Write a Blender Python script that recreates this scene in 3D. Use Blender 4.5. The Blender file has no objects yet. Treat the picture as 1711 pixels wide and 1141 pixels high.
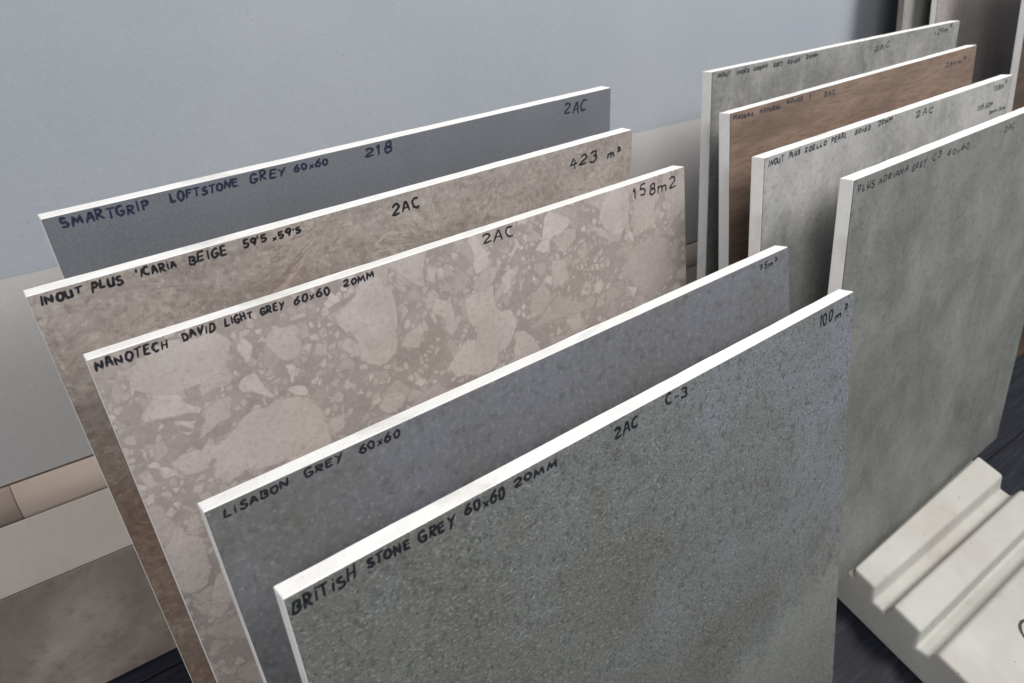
import bpy, bmesh, math, random
from mathutils import Vector, Matrix
from math import radians as rad

S = bpy.context.scene
COL = S.collection

# ------------------------------------------------------------------ camera
cam = bpy.data.cameras.new('camera')
cam_o = bpy.data.objects.new('camera', cam); COL.objects.link(cam_o)
F_PX, W_PX = 1206.7, 1711.0
cam.sensor_width = 36.0
cam.lens = F_PX / W_PX * 36.0
cam.clip_start = 0.01; cam.clip_end = 100
yaw, pit, rol = 0.7436, 0.7479, 0.1926
fw = Vector((math.sin(yaw)*math.cos(pit), math.cos(yaw)*math.cos(pit), -math.sin(pit)))
r0 = Vector((math.cos(yaw), -math.sin(yaw), 0)); u0 = r0.cross(fw)
rt = r0*math.cos(rol) + u0*math.sin(rol); up = -r0*math.sin(rol) + u0*math.cos(rol)
CAM = Vector((-0.56606, -0.48872, 0.95025))
cam_o.matrix_world = Matrix(((rt.x, up.x, -fw.x, CAM.x), (rt.y, up.y, -fw.y, CAM.y), (rt.z, up.z, -fw.z, CAM.z), (0, 0, 0, 1)))
cam.dof.use_dof = True; cam.dof.focus_distance = 0.62; cam.dof.aperture_fstop = 9.0
S.camera = cam_o

# ------------------------------------------------------------------ room light
world = bpy.data.worlds.new('World'); S.world = world; world.use_nodes = True
bg = world.node_tree.nodes['Background']
bg.inputs[0].default_value = (0.80, 0.90, 1.0, 1); bg.inputs[1].default_value = 0.29
def area(name, loc, target, sx, sy, power, color):
    l = bpy.data.lights.new(name, 'AREA'); l.shape = 'RECTANGLE'; l.size = sx; l.size_y = sy
    l.energy = power; l.color = color
    o = bpy.data.objects.new(name, l); COL.objects.link(o); o.location = loc
    o.rotation_euler = (Vector(target) - Vector(loc)).to_track_quat('-Z', 'Y').to_euler()
    return o
area('ceiling_panel_lamp', (1.35, -0.85, 2.45), (0.2, -0.3, 0.4), 1.1, 0.8, 66, (1.0, 0.97, 0.93))
area('ceiling_panel_lamp', (-1.3, -1.3, 2.45), (-0.1, -0.2, 0.4), 1.2, 0.7, 36, (1.0, 0.95, 0.90))
S.view_settings.view_transform = 'Standard'; S.view_settings.look = 'None'
S.view_settings.exposure = 0.0; S.view_settings.gamma = 1.0; S.view_settings.use_curve_mapping = False

# ------------------------------------------------------------------ material kit
def lin(c):
    f = lambda v: v/12.92 if v <= 0.04045 else ((v+0.055)/1.055)**2.4
    return tuple(f(v/255.0) for v in c) + (1.0,)
class Mat:
    def __init__(s, name, rough=0.6, spec=0.35):
        s.m = bpy.data.materials.new(name); s.m.use_nodes = True
        s.t = s.m.node_tree; s.b = s.t.nodes['Principled BSDF']
        s.b.inputs['Roughness'].default_value = rough
        s.b.inputs['Specular IOR Level'].default_value = spec
        s.co = s.t.nodes.new('ShaderNodeTexCoord').outputs['Object']
    def n(s, typ, **kw):
        nd = s.t.nodes.new(typ)
        for k, v in kw.items(): setattr(nd, k, v)
        return nd
    def put(s, sock, v):
        if hasattr(v, 'is_output'): s.t.links.new(v, sock)
        else: sock.default_value = v
    def mapping(s, loc=(0, 0, 0), rot=(0, 0, 0), scale=(1, 1, 1), co=None):
        m = s.n('ShaderNodeMapping'); s.put(m.inputs[0], co or s.co)
        m.inputs[1].default_value = loc; m.inputs[2].default_value = rot; m.inputs[3].default_value = scale
        return m.outputs[0]
    def noise(s, scale, detail=4, rough=0.55, dist=0.0, co=None, color=False):
        m = s.n('ShaderNodeTexNoise'); s.put(m.inputs['Vector'], co or s.co)
        m.inputs['Scale'].default_value = scale; m.inputs['Detail'].default_value = detail
        m.inputs['Roughness'].default_value = rough; m.inputs['Distortion'].default_value = dist
        return m.outputs['Color' if color else 'Fac']
    def voro(s, scale, feature='F1', co=None, rnd=1.0):
        m = s.n('ShaderNodeTexVoronoi', feature=feature); s.put(m.inputs['Vector'], co or s.co)
        m.inputs['Scale'].default_value = scale; m.inputs['Randomness'].default_value = rnd
        return m
    def ramp(s, fac, stops):
        r = s.n('ShaderNodeValToRGB'); s.put(r.inputs[0], fac); e = r.color_ramp.elements
        while len(e) < len(stops): e.new(0.5)
        for k, (p, c) in zip(e, stops):
            k.position = p; k.color = (c, c, c, 1) if not hasattr(c, '__len__') else (tuple(c) if len(c) == 4 else lin(c))
        return r.outputs[0]
    def math(s, op, a, b=0.0, clamp=False):
        m = s.n('ShaderNodeMath', operation=op, use_clamp=clamp); s.put(m.inputs[0], a); s.put(m.inputs[1], b); return m.outputs[0]
    def mix(s, fac, a, b, mode='MIX'):
        m = s.n('ShaderNodeMix', data_type='RGBA', blend_type=mode)
        s.put(m.inputs[0], fac)
        s.put(m.inputs[6], lin(a) if isinstance(a, tuple) and len(a) == 3 else a)
        s.put(m.inputs[7], lin(b) if isinstance(b, tuple) and len(b) == 3 else b)
        return m.outputs[2]
    def warp(s, scale, amt, detail=3, co=None):
        c = s.noise(scale, detail, co=co, color=True)
        v = s.n('ShaderNodeVectorMath', operation='MULTIPLY_ADD')
        s.put(v.inputs[0], c); v.inputs[1].default_value = (amt, amt, amt); s.put(v.inputs[2], co or s.co)
        return v.outputs[0]
    def axis(s, which):
        x = s.n('ShaderNodeSeparateXYZ'); s.put(x.inputs[0], s.co); return x.outputs[which]
    def color(s, c): s.put(s.b.inputs['Base Color'], lin(c) if isinstance(c, tuple) and len(c) == 3 else c); return s
    def bump(s, h, strength=0.3, dist=0.001):
        b = s.n('ShaderNodeBump'); b.inputs['Strength'].default_value = strength; b.inputs['Distance'].default_value = dist
        s.put(b.inputs['Height'], h); s.t.links.new(b.outputs[0], s.b.inputs['Normal']); return s
    def rough(s, v): s.put(s.b.inputs['Roughness'], v); return s

def m_body():
    m = Mat('white_porcelain_body', 0.75, 0.25)
    n = m.noise(60, 4); n2 = m.noise(7, 3)
    c = m.mix(m.ramp(n, [(.3, 0.0), (.75, 1.0)]), (243, 242, 240), (250, 250, 249))
    c = m.mix(m.math('MULTIPLY', m.ramp(n2, [(.45, 0.0), (.75, 1.0)]), .5), c, (238, 230, 225))
    sm = m.noise(16, 6, .7, .4, co=m.mapping(loc=(3, 1, 8)))
    c = m.mix(m.ramp(sm, [(.56, 0.0), (.72, .45)]), c, (196, 192, 186))
    c = m.mix(m.ramp(m.noise(150, 4, .7), [(.64, 0.0), (.74, .5)]), c, (168, 160, 152))
    m.color(c); m.bump(m.math('ADD', m.noise(400, 3), m.noise(120, 4, .7)), .35, .0007); return m.m
def m_slate():   # plain dark blue-grey
    m = Mat('dark_blue_grey_glaze', 0.55, 0.35)
    c = m.ramp(m.noise(9, 5), [(.3, (92, 95, 101)), (.7, (101, 104, 110))])
    g = m.noise(420, 2)
    c = m.mix(m.math('MULTIPLY', m.ramp(g, [(.45, 0.0), (.75, 1.0)]), .35), c, (125, 129, 136))
    m.color(c); m.bump(g, .15, .0004); return m.m
def m_icaria():  # taupe quartzite
    m = Mat('taupe_beige_stone_glaze', 0.6, 0.3)
    w = m.warp(9, .05, 4)
    wm = m.mapping(rot=(0, -.7, 0), scale=(1, 1, 2.6), co=w)
    c = m.ramp(m.noise(11, 8, .7, co=wm), [(.3, (122, 114, 110)), (.48, (141, 133, 129)), (.7, (160, 153, 149))])
    f = m.noise(150, 6, .78, .2, co=w); f2 = m.noise(44, 8, .78, .2, co=wm)
    c = m.mix(m.ramp(f2, [(.5, 0.0), (.64, .6)]), c, (103, 91, 85))
    c = m.mix(m.ramp(f, [(.37, .5), (.48, 0.0)]), c, (102, 91, 86))
    c = m.mix(m.ramp(f, [(.53, 0.0), (.68, .65)]), c, (180, 172, 167))
    ridge = m.math('ABSOLUTE', m.math('SUBTRACT', m.noise(9, 7, .62, .6, co=wm), .5))
    c = m.mix(m.math('MULTIPLY', m.ramp(ridge, [(.0, .6), (.018, 0.0)]), m.ramp(m.noise(13, 3), [(.5, 0.0), (.6, 1.0)])), c, (178, 169, 163))
    ridge2 = m.math('ABSOLUTE', m.math('SUBTRACT', m.noise(13, 7, .62, .6, co=m.mapping(loc=(3, 1, 2), co=wm)), .5))
    c = m.mix(m.math('MULTIPLY', m.ramp(ridge2, [(.0, .7), (.014, 0.0)]), m.ramp(m.noise(12, 3, co=m.mapping(loc=(5, 0, 0))), [(.5, 0.0), (.6, 1.0)])), c, (92, 79, 72))
    rust = m.ramp(m.noise(3.2, 4, .6), [(.47, 0.0), (.66, .4)])
    c = m.mix(rust, c, m.mix(1.0, c, (232, 212, 200), 'MULTIPLY'))
    z = m.axis(2)
    brown = m.math('MULTIPLY', m.ramp(z, [(.38, .75), (.56, 0.0)]), m.ramp(m.noise(6, 4), [(.3, .5), (.6, 1.0)]))
    c = m.mix(brown, c, m.mix(1.0, c, (222, 192, 164), 'MULTIPLY'))
    m.color(c); m.bump(f, .25, .0006); return m.m
def m_breccia(): # pink-grey breccia, pale clasts in a slightly darker matrix
    m = Mat('pink_grey_breccia_glaze', 0.55, 0.35)
    w = m.warp(16, .022, 5); w2 = m.warp(60, .007, 4)
    patch = m.noise(24, 7, .7)
    c = m.ramp(m.noise(34, 6, .7), [(.3, (132, 124, 121)), (.7, (150, 142, 139))])
    body = m.ramp(patch, [(.28, (147, 139, 136)), (.5, (164, 156, 153)), (.72, (181, 174, 171))])
    def layer(c, scale, co, thr, edge, soft, tone):
        ve = m.voro(scale, 'DISTANCE_TO_EDGE', co).outputs['Distance']
        vc = m.n('ShaderNodeSeparateColor'); m.put(vc.inputs[0], m.voro(scale, 'F1', co).outputs['Color'])
        # ragged, rounded pebbles: the edge distance is eaten by fine noise
        ve = m.math('SUBTRACT', ve, m.math('MULTIPLY', m.noise(scale*1.6, 4, .6), edge*1.6))
        inside = m.ramp(ve, [(.0, 0.0), (soft, 1.0)])
        pres = m.math('GREATER_THAN', vc.outputs[0], thr)
        col = m.mix(.55, m.ramp(vc.outputs[1], [(.0, (134, 125, 122)), (.5, (157, 148, 145)), (1.0, (188, 181, 177))]), body)
        c = m.mix(m.math('MULTIPLY', inside, pres), c, col)
        rim = m.math('MULTIPLY', pres, m.ramp(ve, [(.0, 0.0), (soft*.5, tone), (soft*1.6, 0.0)]))
        return m.mix(rim, c, (118, 109, 106))
    c = layer(c, 150, w2, .5, .10, .10, .15)
    c = layer(c, 66, w2, .55, .14, .045, .3)
    c = layer(c, 34, w, .45, .14, .035, .35)
    c = layer(c, 18, w, .55, .14, .02, .35)
    # the largest stones of the print
    x, z = m.axis(0), m.axis(2)
    wn = m.voro(15, 'F1', m.warp(30, .012, 3)).outputs['Distance']; wn2 = m.noise(70, 5, .6)
    vs = m.voro(30, 'F1', w2).outputs['Distance']
    for i, (cu, cv, ru, rv) in enumerate(((.205, .562, .024, .046), (.045, .578, .052, .020), (.085, .492, .075, .034), (.494, .574, .024, .032),
                           (.212, .478, .020, .013), (.010, .425, .022, .045), (.125, .568, .022, .024), (.33, .50, .03, .022), (.06, .40, .03, .025),
                           (.19, .40, .05, .04), (.40, .42, .05, .03), (.10, .26, .06, .05), (.28, .27, .05, .06), (.47, .28, .06, .05), (.15, .10, .06, .05), (.42, .10, .07, .05))):
        dx = m.math('DIVIDE', m.math('SUBTRACT', x, cu), ru); dz = m.math('DIVIDE', m.math('SUBTRACT', z, cv), rv)
        r = m.math('SQRT', m.math('ADD', m.math('MULTIPLY', dx, dx), m.math('MULTIPLY', dz, dz)))
        r = m.math('ADD', r, m.math('MULTIPLY', m.math('SUBTRACT', wn, .42), 1.1))
        r = m.math('ADD', r, m.math('MULTIPLY', m.math('SUBTRACT', vs, .4), .55))
        r = m.math('ADD', r, m.math('MULTIPLY', m.math('SUBTRACT', wn2, .5), .45))
        col = m.mix((.25, .4, .55)[i % 3], body, (167, 160, 157))
        c = m.mix(m.ramp(r, [(.93, 1.0), (.97, 0.0)]), c, col)
        c = m.mix(m.ramp(r, [(.90, 0.0), (.95, .22), (1.0, 0.0)]), c, (120, 111, 108))
    stain = m.ramp(m.noise(5, 4), [(.5, 0.0), (.7, .6)])
    c = m.mix(stain, c, m.mix(1.0, c, (250, 243, 241), 'MULTIPLY'))
    crack = m.math('ABSOLUTE', m.math('SUBTRACT', m.noise(5, 6, .6, .6), .5))
    crack = m.math('MULTIPLY', m.ramp(crack, [(.0, .45), (.004, 0.0)]), m.ramp(m.noise(9, 2), [(.5, 0.0), (.6, 1.0)]))
    c = m.mix(crack, c, (98, 88, 84))
    c = m.mix(m.ramp(m.noise(200, 5, .75), [(.36, .4), (.5, 0.0)]), c, (126, 117, 114))
    c = m.mix(m.ramp(m.noise(200, 5, .75, co=m.mapping(loc=(2, 7, 1))), [(.53, 0.0), (.7, .35)]), c, (186, 179, 176))
    m.color(c); m.bump(m.noise(300, 3), .12, .0004); return m.m
def m_lisabon():
    m = Mat('dark_grey_limestone_glaze', 0.6, 0.3)
    c = m.ramp(m.noise(4.5, 5, .6), [(.36, (86, 83, 82)), (.48, (92, 93, 93)), (.62, (98, 100, 107))])
    sp = m.noise(190, 6, .75)
    c = m.mix(m.ramp(sp, [(.5, 0.0), (.72, .45)]), c, (142, 144, 145))
    c = m.mix(m.ramp(m.noise(90, 5, .72), [(.36, .5), (.48, 0.0)]), c, (68, 68, 69))
    v = m.voro(110).outputs['Distance']
    c = m.mix(m.ramp(v, [(.05, .3), (.16, 0.0)]), c, (150, 152, 154))
    m.color(c); m.bump(sp, .3, .0007); return m.m
def m_british():
    m = Mat('rough_grey_stone_glaze', 0.6, 0.4)
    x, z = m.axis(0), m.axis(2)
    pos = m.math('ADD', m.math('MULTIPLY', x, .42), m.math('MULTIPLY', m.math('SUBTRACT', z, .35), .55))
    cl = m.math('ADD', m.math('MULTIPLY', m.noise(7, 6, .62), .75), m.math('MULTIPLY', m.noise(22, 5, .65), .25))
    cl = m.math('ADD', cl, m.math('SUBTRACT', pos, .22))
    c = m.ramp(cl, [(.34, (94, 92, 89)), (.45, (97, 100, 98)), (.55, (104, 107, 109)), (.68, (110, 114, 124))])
    w = m.warp(40, .006, 3)
    g = m.noise(300, 5, .75, .1, co=m.mapping(rot=(0, -.5, 0), scale=(1, 1, 1.6), co=w)); g2 = m.noise(120, 6, .76, .1, co=w)
    c = m.mix(m.ramp(g, [(.53, 0.0), (.66, .6)]), c, (160, 163, 159))
    c = m.mix(m.ramp(g2, [(.37, .7), (.47, 0.0)]), c, (68, 70, 69))
    c = m.mix(m.ramp(m.noise(300, 4, .7, co=m.mapping(loc=(4, 2, 1))), [(.36, .8), (.45, 0.0)]), c, (56, 58, 57))
    # ragged pale scuff low on the right, and one faint hairline
    wv = m.math('ADD', m.math('MULTIPLY', m.math('SUBTRACT', m.noise(17, 6, .68), .5), .20), m.math('MULTIPLY', m.math('SUBTRACT', g2, .5), .08))
    d = m.math('ADD', m.math('SUBTRACT', .262, z), m.math('MULTIPLY', m.math('SUBTRACT', x, .5), .2))
    f = m.ramp(m.math('ADD', m.math('ADD', d, wv), .5), [(.47, 0.0), (.53, .26), (.58, .16), (.7, .10)])
    c = m.mix(f, c, (150, 152, 145))
    e = m.math('ADD', m.math('SUBTRACT', z, .429), m.math('MULTIPLY', m.math('SUBTRACT', x, .391), .267))
    e = m.math('ABSOLUTE', m.math('ADD', e, m.math('MULTIPLY', m.math('SUBTRACT', m.noise(14, 4), .5), .018)))
    e = m.math('MULTIPLY', m.ramp(e, [(.0, .4), (.003, 0.0)]), m.ramp(x, [(.36, 0.0), (.43, 1.0), (.50, 1.0), (.57, 0.0)]))
    c = m.mix(e, c, (80, 82, 82))
    sc = m.noise(30, 5, .65, co=m.mapping(rot=(0, .45, 0), scale=(1, 1, 5)))
    c = m.mix(m.ramp(sc, [(.58, 0.0), (.7, .35)]), c, (84, 85, 82))
    h = m.math('ADD', m.math('MULTIPLY', g, .7), m.math('MULTIPLY', g2, .8))
    m.color(c); m.bump(h, .9, .0012); m.rough(m.ramp(g2, [(.3, .75), (.7, .45)])); return m.m
def m_cement(name, lo, mid, hi, vs=6, streak=.5, aniso=.45):
    m = Mat(name, 0.56, 0.35)
    st = m.mapping(rot=(0, .15, 0), scale=(1, 1, aniso), co=m.warp(14, .03, 4))
    a = m.noise(vs*2.0, 8, .68, .2, co=st)
    c = m.ramp(a, [(.34, lo), (.48, mid), (.66, hi)])
    dk = tuple(int(v*.86) for v in lo)
    c = m.mix(m.ramp(m.noise(vs*.9, 6, .66, co=m.mapping(loc=(1, 2, 3))), [(.48, 0.0), (.66, streak)]), c, dk)
    c = m.mix(m.ramp(m.noise(vs*5, 7, .72, co=m.mapping(loc=(7, 1, 4), scale=(1, 1, .7))), [(.52, 0.0), (.66, .5)]), c, hi)
    c = m.mix(m.ramp(m.noise(190, 5, .75), [(.52, 0.0), (.68, .55)]), c, tuple(min(255, int(v*1.08)) for v in hi))
    c = m.mix(m.ramp(m.noise(130, 5, .72), [(.36, .55), (.47, 0.0)]), c, dk)
    m.color(c); m.bump(m.noise(260, 4), .2, .0006); return m.m
def m_wood(dark=False):
    m = Mat('brown_wood_effect_glaze', 0.55, 0.35)
    g = m.mapping(scale=(1, 1, 4))
    a = m.noise(7, 8, .66, .3, co=g)
    c = m.ramp(a, [(.32, (96, 80, 70)), (.5, (116, 98, 87)), (.68, (131, 113, 101))])
    b = m.noise(30, 7, .74, .15, co=m.mapping(scale=(1, 1, 9)))
    c = m.mix(m.ramp(b, [(.48, 0.0), (.6, .6)]), c, (86, 69, 58))
    if dark: c = m.mix(1.0, c, (168, 160, 152), 'MULTIPLY')
    m.color(c); m.bump(b, .12, .0004); return m.m
def m_ink(): 
    m = Mat('black_marker_ink', 0.5, 0.4); m.color(m.ramp(m.noise(180, 3), [(.3, (16, 17, 22)), (.75, (34, 36, 44))])); return m.m
def m_ink_navy():
    m = Mat('navy_marker_ink', 0.5, 0.4); m.color(m.ramp(m.noise(180, 3), [(.3, (26, 30, 50)), (.75, (40, 46, 68))])); return m.m
def m_ink_faint():
    m = Mat('worn_marker_ink', 0.55, 0.3); m.color(m.ramp(m.noise(150, 3), [(.3, (34, 36, 44)), (.75, (66, 68, 76))])); return m.m
def m_wall(name, base, alt, speck):
    m = Mat(name, 0.7, 0.25)
    c = m.ramp(m.noise(2.6, 4), [(.3, base), (.7, alt)])
    c = m.mix(m.ramp(m.noise(170, 4, .7), [(.52, 0.0), (.75, .5)]), c, tuple(int(v*1.10) for v in base))
    c = m.mix(m.ramp(m.noise(210, 4, .7), [(.3, .3), (.38, 0.0)]), c, tuple(int(v*.9) for v in base))
    v = m.voro(110, co=m.warp(20, .01)); vc = m.n('ShaderNodeSeparateColor'); m.put(vc.inputs[0], v.outputs['Color'])
    msk = m.math('MULTIPLY', m.math('GREATER_THAN', vc.outputs[0], .5), m.ramp(m.noise(3.0, 3), [(.45, 0.0), (.6, 1.0)]))
    dots = m.math('MULTIPLY', m.ramp(v.outputs['Distance'], [(.05, .5), (.13, 0.0)]), msk)
    c = m.mix(dots, c, speck)
    m.color(c); m.bump(m.math('ADD', m.noise(300, 4, .6), m.math('MULTIPLY', m.noise(90, 4, .6), .4)), .4, .0007); return m.m
def m_skirt():
    m = Mat('pale_beige_tile', 0.55, 0.35)
    c = m.ramp(m.noise(5, 5, .6), [(.3, (188, 179, 172)), (.7, (202, 194, 187))])
    c = m.mix(m.ramp(m.noise(140, 4, .7), [(.55, 0.0), (.8, .3)]), c, (150, 138, 130))
    m.color(c); m.bump(m.noise(220, 3), .15, .0005); return m.m
def m_trim():
    m = Mat('beige_trim_glaze', 0.4, 0.45)
    c = m.ramp(m.noise(9, 5, .6), [(.3, (188, 170, 157)), (.7, (202, 186, 175))])
    v = m.voro(55); c = m.mix(m.ramp(v.outputs['Distance'], [(.03, .7), (.07, 0.0)]), c, (110, 88, 76))
    m.color(c); return m.m
def m_basetile():
    m = Mat('mottled_brown_stone_tile', 0.6, 0.3)
    c = m.ramp(m.noise(5.5, 7, .66, .5), [(.33, (112, 103, 97)), (.5, (138, 129, 122)), (.68, (170, 161, 154))])
    c = m.mix(m.ramp(m.noise(40, 5, .7), [(.33, .3), (.45, 0.0)]), c, (84, 71, 63))
    m.color(c); m.bump(m.noise(90, 5), .25, .0008); return m.m
def m_grout():
    m = Mat('grey_brown_grout', 0.85, 0.2); m.color(m.ramp(m.noise(60, 3), [(.3, (106, 94, 85)), (.7, (134, 121, 111))])); return m.m
def m_floor():
    m = Mat('dark_floorboard', 0.6, 0.18)
    b = m.noise(9, 7, .7, .4, co=m.mapping(scale=(1, 14, 1)))
    c = m.ramp(b, [(.3, (17, 18, 25)), (.52, (28, 30, 39)), (.75, (46, 49, 60))])
    m.color(c); m.bump(b, .25, .0008); return m.m
def m_block():
    m = Mat('off_white_cast_block', 0.7, 0.3)
    c = m.ramp(m.noise(6, 5, .6), [(.3, (164, 163, 158)), (.7, (182, 182, 177))])
    c = m.mix(m.ramp(m.noise(5, 5, .6, co=m.mapping(loc=(2, 5, 1))), [(.46, 0.0), (.64, .5)]), c, (162, 152, 147))
    d = m.noise(42, 6, .72)
    c = m.mix(m.ramp(d, [(.58, 0.0), (.74, .5)]), c, (150, 134, 120))
    v = m.voro(60, co=m.warp(25, .02)); vc = m.n('ShaderNodeSeparateColor'); m.put(vc.inputs[0], v.outputs['Color'])
    c = m.mix(m.math('MULTIPLY', m.math('GREATER_THAN', vc.outputs[0], .8), m.ramp(v.outputs['Distance'], [(.05, .8), (.12, 0.0)])), c, (98, 80, 66))
    m.color(c); m.bump(m.math('ADD', m.noise(120, 5, .65), m.noise(28, 4, .6)), .35, .0009); return m.m

MB, MINK, MNAVY, MFAINT = m_body(), m_ink(), m_ink_navy(), m_ink_faint()

# ------------------------------------------------------------------ object kit
def link(name, me, mat, parent=None, smooth=False):
    o = bpy.data.objects.new(name, me); COL.objects.link(o)
    if mat: me.materials.append(mat)
    if parent: o.parent = parent
    if smooth:
        for p in me.polygons: p.use_smooth = True
    return o
def to_mesh(bm, name):
    bmesh.ops.recalc_face_normals(bm, faces=bm.faces)
    me = bpy.data.meshes.new(name); bm.to_mesh(me); bm.free(); return me
def box_bm(x0, x1, y0, y1, z0, z1, bev=0.0, seg=2):
    bm = bmesh.new(); bmesh.ops.create_cube(bm, size=1)
    for v in bm.verts:
        v.co = Vector((x0 if v.co.x < 0 else x1, y0 if v.co.y < 0 else y1, z0 if v.co.z < 0 else z1))
    if bev: bmesh.ops.bevel(bm, geom=list(bm.edges), offset=bev, segments=seg, profile=.6, affect='EDGES')
    return bm
def box(name, mat, parent, *a, bev=0.0, seg=2): return link(name, to_mesh(box_bm(*a, bev=bev, seg=seg), name), mat, parent)
def empty(name, mw=None):
    o = bpy.data.objects.new(name, None); COL.objects.link(o); o.empty_display_size = .05
    if mw is not None: o.matrix_world = mw
    return o
def tag(o, label, cat, group=None):
    o['label'] = label; o['category'] = cat
    if group: o['group'] = group
    return o
def extrude_profile(prof, x0, x1, bev=0.0, seg=2):      # closed (y, z) outline swept along x
    bm = bmesh.new(); a = [bm.verts.new((x0, y, z)) for y, z in prof]; b = [bm.verts.new((x1, y, z)) for y, z in prof]
    n = len(prof); bm.faces.new(a); bm.faces.new(b[::-1])
    for i in range(n): bm.faces.new((a[i], a[(i+1) % n], b[(i+1) % n], b[i]))
    bmesh.ops.recalc_face_normals(bm, faces=bm.faces)
    if bev: bmesh.ops.bevel(bm, geom=list(bm.edges), offset=bev, segments=seg, profile=.55, affect='EDGES', clamp_overlap=True)
    return bm

# ------------------------------------------------------------------ setting: floor
floor = empty('floor'); floor['kind'] = 'structure'
MF = m_floor(); rng = random.Random(4)
bw = .192
sub = box('floor_base', m_grout(), floor, -2.6, 3.2, -2.4, 1.0, -.06, -.0155)
for i in range(-11, 5):
    y0 = i*bw - .02; x = -2.6 - rng.uniform(0, .9)
    while x < 3.2:
        x1 = x + 1.38
        if x1 > -2.6:
            o = box('floorboard', MF, floor, -.689, .689, -bw/2 + .0009, bw/2 - .0009, -.0152, 0, bev=.0012, seg=1)
            o.location = ((x+x1)/2, y0 + bw/2, rng.uniform(-.0004, 0))
        x = x1 + .0018

# ------------------------------------------------------------------ setting: back wall (leans back a little)
AL = rad(22)
wall = empty('wall_back', Matrix.Rotation(-AL, 4, 'X')); wall['kind'] = 'structure'
MU = m_wall('blue_grey_wall_panel', (142, 147, 156), (151, 156, 163), (98, 100, 106))
ML = m_wall('beige_grey_wall_panel', (164, 162, 162), (172, 170, 169), (116, 108, 104))
MS, MT, MBT, MG = m_skirt(), m_trim(), m_basetile(), m_grout()
X0, X1 = -1.9, 2.3
box('wall_core', MG, wall, X0, X1, .004, .08, .002, 1.75)
for zj in (.1706, .2525, .2958): box('grout_line', MG, wall, X0, X1, -.0030, .0041, zj - .0006, zj + .0008)
box('grout_bed', MG, wall, X0, X1, -.0055, .0041, .2540, .2944)
for a, b in ((X0, -1.02), (-1.018, 1.55), (1.552, X1)): box('wall_panel', MU, wall, a, b, -.0045, .0042, .5005, 1.75, bev=.0)
for a, b in ((X0, -1.02), (-1.018, 1.55), (1.552, X1)): box('wall_panel', ML, wall, a, b, -.0042, .0042, .2965, .5005, bev=.0)
tp = [(-.0057, 0), (-.006, 0)] + [(-.006 - .006*math.sin(math.pi*k/9), .0418*k/9) for k in range(1, 9)] + [(-.006, .0418), (-.0057, .0418)]
tm = to_mesh(extrude_profile(tp, 0, .2993), 'trim_tile'); tm.materials.append(MT)
for p_ in tm.polygons: p_.use_smooth = len(p_.vertices) == 4
x = -.662 - .3*5
while x < X1 - .3:
    o = bpy.data.objects.new('trim_tile', tm); COL.objects.link(o); o.parent = wall; o.location = (x + .001, 0, .2533); x += .3
for a, b in ((X0, -1.102), (-1.1, .098), (.1, 1.298), (1.3, X1)): box('skirting_tile', MS, wall, a, b, -.0055, .0042, .1715, .2518, bev=.0008, seg=1)
for a, b in ((X0, -1.302), (-1.3, -.102), (-.1, 1.098), (1.1, X1)): box('base_tile', MBT, wall, a, b, -.0045, .0042, .004, .1697, bev=.0008, seg=1)

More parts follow.
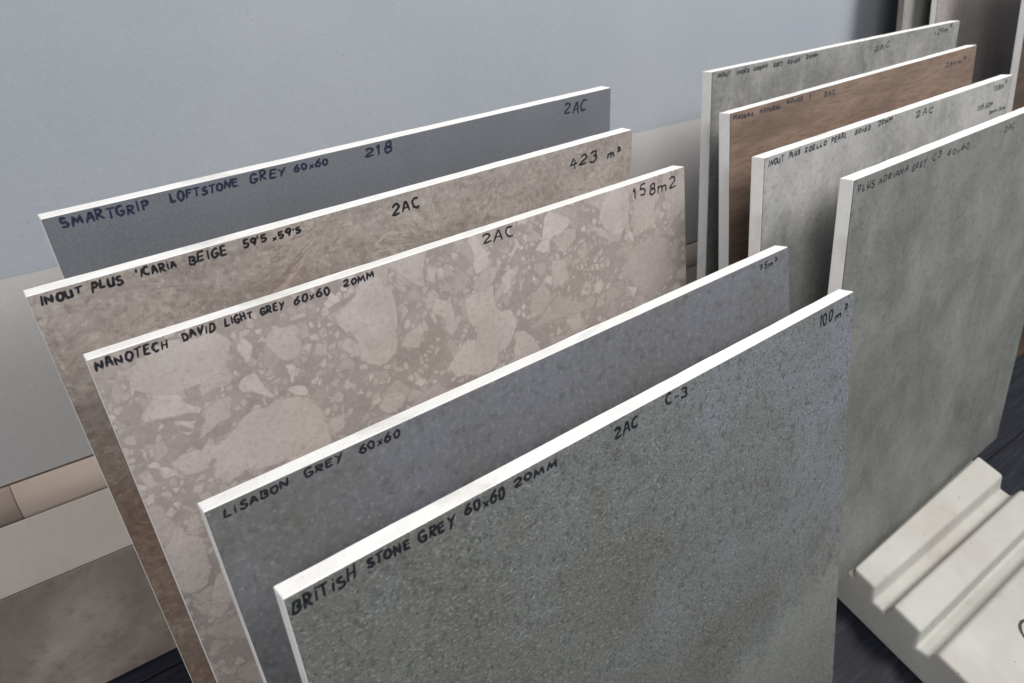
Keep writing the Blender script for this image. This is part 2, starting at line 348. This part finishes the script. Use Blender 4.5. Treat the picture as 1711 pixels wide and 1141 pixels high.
# ------------------------------------------------------------------ hand lettering
def arc(cx, cy, rx, ry, a0, a1, n=10): return [(cx + rx*math.cos(rad(a0 + (a1-a0)*i/n)), cy + ry*math.sin(rad(a0 + (a1-a0)*i/n))) for i in range(n+1)]
G = {
 'A': [[(.02, 0), (.42, 1), (.62, .96), (.95, 0)], [(.2, .36), (.85, .4)]],
 'B': [[(.08, 0), (.12, 1)], [(.02, .98)] + arc(.45, .76, .4, .24, 80, -80, 6) + arc(.45, .27, .48, .27, 80, -90, 7) + [(.04, .02)]],
 'C': [arc(.58, .5, .52, .5, 55, 305, 12)],
 'D': [[(.1, 0), (.14, 1)], [(.0, .97)] + arc(.35, .5, .6, .48, 80, -80, 9) + [(.02, .02)]],
 'E': [[(.9, .98), (.14, .96), (.1, .02), (.92, .06)], [(.12, .5), (.78, .55)]],
 'F': [[(.9, .98), (.14, .96), (.1, 0)], [(.12, .5), (.75, .54)]],
 'G': [arc(.55, .5, .5, .5, 50, 320, 12) + [(.95, .42), (.5, .44)]],
 'H': [[(.1, 1), (.06, 0)], [(.9, 1), (.86, 0)], [(.08, .5), (.88, .52)]],
 'I': [[(.5, 1), (.46, 0)]],
 'i': [[(.5, .68), (.46, 0)], [(.5, .95), (.52, .91)]],
 'L': [[(.2, 1), (.1, .04), (.85, .1)]],
 'M': [[(.02, 0), (.14, 1), (.48, .3), (.84, 1), (.97, 0)]],
 'N': [[(.06, 0), (.12, 1), (.84, .04), (.92, 1)]],
 'O': [arc(.5, .5, .46, .5, 100, 470, 14)],
 'P': [[(.12, 0), (.16, 1)], [(.02, .95)] + arc(.45, .72, .42, .27, 85, -95, 8) + [(.12, .46)]],
 'R': [[(.1, 0), (.14, 1)], [(.02, .96)] + arc(.42, .74, .42, .25, 85, -95, 8) + [(.2, .48), (.92, 0)]],
 'S': [arc(.52, .75, .36, .24, 40, 250, 8) + arc(.46, .26, .42, .26, 75, -150, 8)],
 'T': [[(0, .94), (1, 1)], [(.5, .96), (.46, 0)]],
 'U': [[(.08, 1), (.08, .4)] + arc(.48, .3, .4, .3, 180, 345, 8) + [(.9, 1)], [(.9, .5), (.93, 0)]],
 'V': [[(.04, 1), (.45, 0), (.95, 1)]],
 'X': [[(0, 1), (.95, 0)], [(.95, 1), (0, 0)]],
 'Y': [[(.04, 1), (.48, .5)], [(.95, 1), (.5, .5), (.3, -.15)]],
 'Z': [[(.05, .95), (.9, .98), (.08, .04), (.95, .04)]],
 'x': [[(.12, .52), (.8, .06)], [(.84, .56), (.1, .0)]],
 '0': [arc(.5, .5, .4, .5, 100, 465, 14)],
 '1': [[(.2, .72), (.52, 1), (.48, 0)]],
 '2': [arc(.46, .72, .4, .27, 165, -25, 8) + [(.05, .03), (.98, .05)]],
 '3': [arc(.42, .76, .4, .23, 150, -70, 7) + arc(.44, .27, .45, .27, 70, -150, 8)],
 '4': [[(.52, 1), (.04, .38), (.95, .44)], [(.72, .8), (.66, -.08)]],
 '5': [[(.9, 1), (.28, .97), (.2, .56)] + arc(.45, .29, .43, .29, 110, -145, 8)],
 '6': [[(.78, 1), (.3, .68)] + arc(.48, .28, .4, .28, 155, 515, 12)],
 '7': [[(.05, .95), (.9, 1), (.35, 0)], [(.25, .5), (.8, .52)]],
 '8': [arc(.5, .75, .32, .24, 60, 270, 8) + arc(.5, .26, .42, .26, 90, -270, 12) + arc(.5, .75, .32, .24, -90, 60, 6)],
 '9': [arc(.46, .7, .4, .28, 20, 380, 12) + [(.84, .6), (.6, -.05)]],
 'm': [[(.02, 0), (.06, .62), (.08, .4)] + arc(.28, .42, .18, .18, 160, 0, 5) + [(.46, 0)], [(.46, .4)] + arc(.68, .42, .2, .18, 160, 0, 5) + [(.92, 0)]],
 'c': [arc(.55, .32, .42, .3, 50, 310, 8)],
 '^': [arc(.4, 1.05, .25, .16, 160, -30, 6) + [(.12, .72), (.78, .74)]],
 "'": [[(.45, 1.05), (.35, .72)]],
 '-': [[(.15, .45), (.85, .48)]],
 '.': [[(.45, .05), (.5, .02)]],
}
NARROW = {'I': .55, 'i': .5, "'": .4, '1': .7, '.': .4, '-': .75, 'x': .75, 'm': 1.25, 'M': 1.2, 'N': 1.05}
def smooth_path(p, sub=3):
    if len(p) < 3: return p
    out = []
    for i in range(len(p)-1):
        p0, p1, p2, p3 = p[max(i-1, 0)], p[i], p[i+1], p[min(i+2, len(p)-1)]
        sharp = len(p) < 6
        for k in range(sub):
            t = k/sub
            if sharp: out.append((p1[0] + (p2[0]-p1[0])*t, p1[1] + (p2[1]-p1[1])*t)); continue
            f = lambda a, b, c, d: .5*((2*b) + (c-a)*t + (2*a-5*b+4*c-d)*t*t + (3*b-a-3*c+d)*t**3)
            out.append((f(p0[0], p1[0], p2[0], p3[0]), f(p0[1], p1[1], p2[1], p3[1])))
    return out + [p[-1]]
def stroke(bm, pts, w, y, rg, hgt=.00016):
    # flattened marker line on the plane y, facing -y; rounded by a hexagonal cross-section
    n = len(pts); rings = []
    for i, (px, pz) in enumerate(pts):
        ax, az = pts[max(i-1, 0)]; bx, bz = pts[min(i+1, n-1)]
        dx, dz = bx-ax, bz-az; l = math.hypot(dx, dz) or 1e-9; nx, nz = -dz/l, dx/l
        k = w*rg.uniform(.86, 1.12)
        if i in (0, n-1): k *= .72
        rings.append([bm.verts.new((px + nx*k*a, y - hgt*b, pz + nz*k*a)) for a, b in ((-1, 0), (-.75, 1), (.75, 1), (1, 0))])
    for a, b in zip(rings, rings[1:]):
        for k in range(3): bm.faces.new((a[k], a[k+1], b[k+1], b[k]))
    for r_, sgn in ((rings[0], -1), (rings[-1], 1)):
        i = 0 if sgn < 0 else n-1; j = 1 if sgn < 0 else n-2
        px, pz = pts[i]; qx, qz = pts[j]; l = math.hypot(px-qx, pz-qz) or 1e-9
        ex, ez = (px-qx)/l*w*.7, (pz-qz)/l*w*.7
        t = bm.verts.new((px+ex, y - hgt*.6, pz+ez)); bm.faces.new(r_ + [t])
def write(text, ua, va, ub, vb, h, w, y, mat, parent, seed, name='handwriting'):
    rg = random.Random(seed); bm = bmesh.new()
    adv = [NARROW.get(c, .9) for c in text]; tot = sum(adv) - .15
    L = math.hypot(ub-ua, vb-va); unit = L/tot; dx, dz = (ub-ua)/L, (vb-va)/L
    s = 0.0
    for c, a in zip(text, adv):
        jz, jh, sl, jx = rg.uniform(-.12, .12)*h, rg.uniform(.8, 1.15), rg.uniform(.0, .22), rg.uniform(-.04, .04)*unit
        tilt = rg.uniform(-.1, .1)
        for pl in G[c]:
            cw = unit*a*.74; path = []
            jit = [(px + rg.uniform(-.055, .055), pz + rg.uniform(-.05, .05)) for px, pz in pl]
            for px, pz in smooth_path(jit):
                lx = px*cw + sl*pz*h*jh - tilt*pz*h; lz = pz*h*jh + tilt*px*cw
                path.append((ua + dx*(s+lx) + jx, va + dz*(s+lx) + lz + jz))
            stroke(bm, path, w, y, rg)
        s += unit*a
    # keep ink on the tile
    me = bpy.data.meshes.new(name); bm.normal_update(); bm.to_mesh(me); bm.free()
    o = link(name, me, mat, parent); return o

WORDS = {
 'A': [('SMARTGRIP', 0.0116, 0.5905, 0.076, 0.5888, 0.0099), ('LOFTSTONE', 0.0921, 0.5923, 0.1493, 0.5922, 0.0097), ('GREY', 0.1589, 0.5904, 0.1926, 0.5906, 0.0093), ('60x60', 0.1999, 0.5906, 0.2344, 0.5894, 0.0085), ('218', 0.2723, 0.5885, 0.3013, 0.5893, 0.0124), ('2AC', 0.526, 0.583, 0.5606, 0.5809, 0.0146)],
 'B': [('INOUT', 0.0063, 0.5866, 0.0335, 0.5879, 0.0076), ('PLUS', 0.0391, 0.587, 0.0609, 0.5868, 0.0088), ("'ICARiA", 0.0698, 0.5887, 0.0994, 0.5861, 0.0077), ('BEIGE', 0.1078, 0.5874, 0.1377, 0.5858, 0.0094), ("59'5", 0.1512, 0.5858, 0.1708, 0.5863, 0.0083), ("x59'5", 0.1752, 0.5855, 0.2008, 0.5855, 0.0075), ('2AC', 0.2864, 0.5785, 0.3161, 0.5776, 0.0122), ('423', 0.4999, 0.5716, 0.541, 0.5729, 0.014), ('m^', 0.5564, 0.5696, 0.5797, 0.5693, 0.0118)],
 'C': [('NANOTECH', 0.0028, 0.5911, 0.0507, 0.5906, 0.0084), ('DAViD', 0.0612, 0.5923, 0.0838, 0.5921, 0.0076), ('LiGHT', 0.091, 0.5924, 0.1122, 0.5921, 0.0069), ('GREY', 0.1182, 0.5919, 0.137, 0.5909, 0.0071), ('60x60', 0.1445, 0.5918, 0.1756, 0.5905, 0.0087), ('20MM', 0.1874, 0.5918, 0.2157, 0.5917, 0.007), ('2AC', 0.3248, 0.5902, 0.3616, 0.5874, 0.0111), ('158m2', 0.5188, 0.5832, 0.586, 0.5808, 0.0145)],
 'D': [('LiSABON', 0.0095, 0.5913, 0.0532, 0.5938, 0.007), ('GREY', 0.0626, 0.5935, 0.0914, 0.5939, 0.0073), ('60x60', 0.1026, 0.5923, 0.1346, 0.5905, 0.0077), ('75m^', 0.5505, 0.5888, 0.5808, 0.5869, 0.0081)],
 'E': [('BRiTiSH', 0.0025, 0.59, 0.0428, 0.5891, 0.0108), ('STONE', 0.0499, 0.5908, 0.0801, 0.5892, 0.0088), ('GREY', 0.0855, 0.5902, 0.1131, 0.5884, 0.0105), ('60x60', 0.121, 0.5909, 0.1536, 0.5887, 0.0099), ('20MM', 0.1617, 0.5912, 0.2006, 0.59, 0.0084), ('2AC', 0.2572, 0.5857, 0.2834, 0.586, 0.0127), ('C-3', 0.3156, 0.5898, 0.3426, 0.5879, 0.0105), ('100', 0.5363, 0.5807, 0.5607, 0.5833, 0.0148), ('m^', 0.5665, 0.5802, 0.5898, 0.5816, 0.0113)],
 'F': [('INOUT', 0.0088, 0.592, 0.0345, 0.5921, 0.0056), ('HADES', 0.0459, 0.5912, 0.0703, 0.5909, 0.0057), ('URBAN', 0.0786, 0.5912, 0.1074, 0.5918, 0.0058), ('GREY', 0.1193, 0.591, 0.1386, 0.5908, 0.0059), ('60x60', 0.1489, 0.5903, 0.176, 0.5906, 0.0059), ('20MM', 0.1885, 0.5921, 0.216, 0.5918, 0.0053), ('2AC', 0.3556, 0.5815, 0.3969, 0.5826, 0.0098), ('129m^', 0.5234, 0.5849, 0.5765, 0.5873, 0.0104)],
 'G': [('MADERA', 0.0051, 0.5915, 0.0425, 0.5903, 0.006), ('NATURAL', 0.055, 0.5902, 0.0959, 0.5901, 0.0061), ('60x60', 0.1077, 0.593, 0.1412, 0.5918, 0.0063), ("1'", 0.1528, 0.5899, 0.164, 0.5932, 0.01), ('2AC', 0.1854, 0.5883, 0.2124, 0.5877, 0.0065), ('254m^', 0.5052, 0.5802, 0.5701, 0.5783, 0.0084)],
 'H': [('INOUT', 0.0057, 0.589, 0.034, 0.5906, 0.0074), ('PLUS', 0.0425, 0.5921, 0.0635, 0.5917, 0.0069), ('ZOELLO', 0.0725, 0.5912, 0.1143, 0.5916, 0.007), ('PEARL', 0.1237, 0.5931, 0.1558, 0.5924, 0.0072), ('60x60', 0.1724, 0.5921, 0.2074, 0.594, 0.0074), ('20MM', 0.2249, 0.5944, 0.2581, 0.5957, 0.0069), ('2AC', 0.3166, 0.5858, 0.363, 0.5877, 0.0102), ('138m^', 0.5382, 0.5854, 0.5837, 0.5853, 0.0096), ('155.62m', 0.4968, 0.565, 0.546, 0.5661, 0.0088), ('3mm-3cm', 0.5372, 0.5542, 0.5934, 0.5534, 0.0058)],
 'I': [('PLUS', 0.008, 0.586, 0.042, 0.5851, 0.0099), ('ADRiANA', 0.0492, 0.5854, 0.1119, 0.586, 0.0076), ('GREY', 0.1191, 0.5838, 0.1524, 0.5855, 0.0085), ('C3', 0.1662, 0.5861, 0.1872, 0.5873, 0.0087), ('60x60', 0.2027, 0.5842, 0.2592, 0.5837, 0.0089), ('2AC', 0.3557, 0.5839, 0.3851, 0.5862, 0.0088)],
}

# ------------------------------------------------------------------ the sample tiles
def tile_matrix(x, y, z, yw, lean, roll):
    u = Vector((math.cos(yw), math.sin(yw), 0)); n = Vector((-math.sin(yw), math.cos(yw), 0))
    v = n*math.sin(lean) + Vector((0, 0, math.cos(lean)))
    u2 = u*math.cos(roll) + v*math.sin(roll); v2 = -u*math.sin(roll) + v*math.cos(roll)
    b = -u2.cross(v2)
    return Matrix(((u2.x, b.x, v2.x, x), (u2.y, b.y, v2.y, y), (u2.z, b.z, v2.z, z), (0, 0, 0, 1)))
TH = .0162; GL = .0011
def chip_edges(bm, rg, amt):
    for v in bm.verts: v.co += Vector((rg.uniform(-amt, amt), 0, rg.uniform(-amt, amt)))
def body_mesh(wd, ht, th, seed):
    rg = random.Random(seed)
    bm = box_bm(0, wd, GL, th, 0, ht, bev=.0009, seg=2)
    # cut along the top and left edges so that they are not ruler-straight
    for k in range(1, 24): bmesh.ops.bisect_plane(bm, geom=bm.verts[:] + bm.edges[:] + bm.faces[:], plane_co=(wd*k/24 + rg.uniform(-.005, .005), 0, 0), plane_no=(1, 0, 0))
    for v in bm.verts:
        if v.co.z > ht*.99 and .002 < v.co.x < wd-.002: v.co.z += rg.uniform(-.00028, .00012)
        if v.co.y > th*.7: v.co.y += rg.uniform(-.0003, .0002)
    top = [v for v in bm.verts if v.co.z > ht - .0002 and .03 < v.co.x < wd-.03]
    for v in rg.sample(top, min(4, len(top))): v.co.z -= rg.uniform(.0006, .0014)
    return to_mesh(bm, 'body')
def make_tile(mw, wd, ht, th, face, label, words, ink, pen, seed, group, body=None):
    t = tag(empty('porcelain_tile', mw), label, 'tile', group)
    link('body', body_mesh(wd, ht, th, seed), body or MB, t)
    link('glazed_face', to_mesh(box_bm(.0003, wd-.0003, 0, GL-.00001, .0003, ht-.0003, bev=.00025, seg=1), 'glazed_face'), face, t)
    for k, (w, ua, va, ub, vb, h) in enumerate(words):
        h *= .74
        va = min(va, ht - h*1.22 - .0012); vb = min(vb, ht - h*1.22 - .0012)
        write(w, ua, va, ub, vb, h, pen*(1.12 if h < .0085 else 1.28), -.00001, ink, t, seed*31 + k)
    return t
P = {
 'A': (-.5426, -.1134, .0246, .0473, .2942, .0077), 'B': (-.5682, -.2026, .0246, .0425, .3252, .0082),
 'C': (-.5482, -.3165, .0246, .0394, .4131, .0058), 'D': (-.5225, -.4934, .0246, .0441, .4861, -.0033),
 'E': (-.5188, -.5584, .0246, .0638, .4580, -.0339), 'F': (.1800, -.1676, .0635, .0004, .3752, .0130),
 'G': (.1365, -.2658, .0635, .0274, .4118, .0114), 'H': (.0832, -.3507, .0635, .0407, .3996, -.0010),
 'I': (.1366, -.4135, .0620, .0389, .3820, -.0028)}
GL_L, GL_R = 'sample tiles leaning in the rack with the rough grey tile', 'sample tiles leaning in the rack with the brown tile'
SPEC = {
 'A': (m_slate(), MNAVY, .00100, 'plain dark blue-grey porcelain tile marked LOFTSTONE, hindmost in its rack'),
 'B': (m_icaria(), MINK, .00095, 'taupe beige mottled stone-look tile marked ICARIA BEIGE'),
 'C': (m_breccia(), MINK, .00085, 'pinkish grey breccia tile with pale angular stones marked NANOTECH DAVID'),
 'D': (m_lisabon(), MINK, .00085, 'dark grey limestone-look tile marked LISABON GREY'),
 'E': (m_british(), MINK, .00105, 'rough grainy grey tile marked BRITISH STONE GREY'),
 'F': (m_cement('green_grey_cement_glaze', (98, 99, 98), (122, 122, 120), (146, 145, 143), 6, .6, .7), MFAINT, .00088, 'greenish grey cement-look tile behind the brown tile'),
 'G': (m_wood(), MFAINT, .00088, 'brown wood-look tile with white edges marked MADERA'),
 'H': (m_cement('pearl_grey_cement_glaze', (120, 121, 120), (141, 141, 140), (160, 159, 158), 8, .5, .6), MFAINT, .00092, 'pale pearl grey streaked tile just in front of the brown tile'),
 'I': (m_cement('olive_grey_cement_glaze', (92, 94, 91), (106, 108, 104), (124, 125, 121), 4.5, .5, .75), MFAINT, .00092, 'olive grey smooth tile standing directly behind the exposed off-white ridges')}
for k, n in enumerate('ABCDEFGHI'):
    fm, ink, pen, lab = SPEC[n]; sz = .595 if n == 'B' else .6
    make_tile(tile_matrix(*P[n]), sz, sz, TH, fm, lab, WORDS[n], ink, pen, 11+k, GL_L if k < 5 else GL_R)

# ------------------------------------------------------------------ taller slabs against the wall further along
def slab(x, y, lean, roll, wd, ht, th, face, label, seed, body=None):
    make_tile(tile_matrix(x, y, .002, .02, lean, roll), wd, ht, th, face, label, [], None, 0, seed, 'tall slabs leaning on the wall', body)
def base_y(y_at, z_at, lean): return y_at - z_at*math.tan(lean)
ls = rad(25)
slab(.775, base_y(.168, .63, ls), ls, -.02, .6, .85, .0105, m_cement('warm_grey_slab_glaze', (112, 111, 109), (126, 125, 122), (138, 137, 134), 4, .3), 'tall warm grey slab, hindmost against the blue-grey wall', 71, m_cement('warm_grey_stone_body', (122, 116, 110), (138, 131, 125), (150, 143, 137), 6, .3))
slab(.815, base_y(.128, .63, ls), ls, -.02, .6, .85, .0105, m_cement('mauve_grey_slab_glaze', (118, 112, 111), (134, 128, 127), (147, 142, 141), 4, .3), 'tall mauve grey slab with a thin pale edge', 72)
slab(.884, base_y(.005, .63, ls), ls, -.03, .6, .85, .0130, m_wood(True), 'tall dark brown slab with a cream white edge', 73)

# ------------------------------------------------------------------ grooved blocks that hold the tiles
MK = m_block()
def right_block():
    pr = [(-.118, 0), (-.74, 0), (-.74, .066), (-.553, .066), (-.547, .050), (-.530, .043),
          (-.520, .0745), (-.4775, .0755), (-.474, .052), (-.456, .0505), (-.4445, .0755), (-.4098, .0760)]
    # hidden grooves under the four tiles
    for yb in (-.4135, -.3507, -.2658, -.1676):
        top = .0760
        pr += [(yb - .0010, .0615), (yb + .0285, .0615), (yb + .036, top)]
        nxt = {-.4135: -.3507, -.3507: -.2658, -.2658: -.1676}.get(yb)
        if nxt is not None: pr += [(nxt - .006, top)]
    pr += [(-.118, .0760)]
    return pr
blk = tag(empty('grooved_block', Matrix.Translation((0, 0, 0))), 'off-white grooved block with exposed ridges under the olive grey tile', 'block', 'grooved blocks holding the tiles')
bm = extrude_profile(right_block(), 0, .392, bev=.0056, seg=4)
for v in bm.verts:
    if v.co.y > -.432: v.co.y += v.co.x*.030
b = link('body', to_mesh(bm, 'body'), MK, blk)
b.matrix_parent_inverse = Matrix.Identity(4)
b.location = (.2475, 0, 0); b.rotation_euler = (0, 0, .006)

bm = bmesh.new(); rg = random.Random(5)
ring = [(px*.040, py*.046) for px, py in smooth_path(arc(.5, .5, .5, .5, 100, 462, 16))]
stroke(bm, ring, .0022, 0, rg)
me = bpy.data.meshes.new('handwriting'); bm.to_mesh(me); bm.free()
o = link('handwriting', me, MINK, blk)
o.location = (.3865, -.6400, .0663); o.rotation_euler = (rad(-90), 0, 0)

def left_block():
    pr = [(-.06, 0), (-.66, 0), (-.66, .05)]
    for n in 'EDCBA':
        x_, y_, z_, yw_, ln_, rl_ = P[n]
        for_x = .28                                    # groove follows the tile at the block's middle
        yb = y_ + math.tan(yw_)*.2; fz = min(.0225, z_ + .45*math.sin(rl_) - .002)
        pr += [(yb - .016, .05), (yb - .014, fz), (yb + .034, fz), (yb + .045, .05)]
    return pr + [(-.06, .05)]
blk2 = tag(empty('grooved_block'), 'off-white grooved block under the rough grainy grey tile', 'block', 'grooved blocks holding the tiles')
link('body', to_mesh(extrude_profile(left_block(), -.42, -.12), 'body'), MK, blk2)
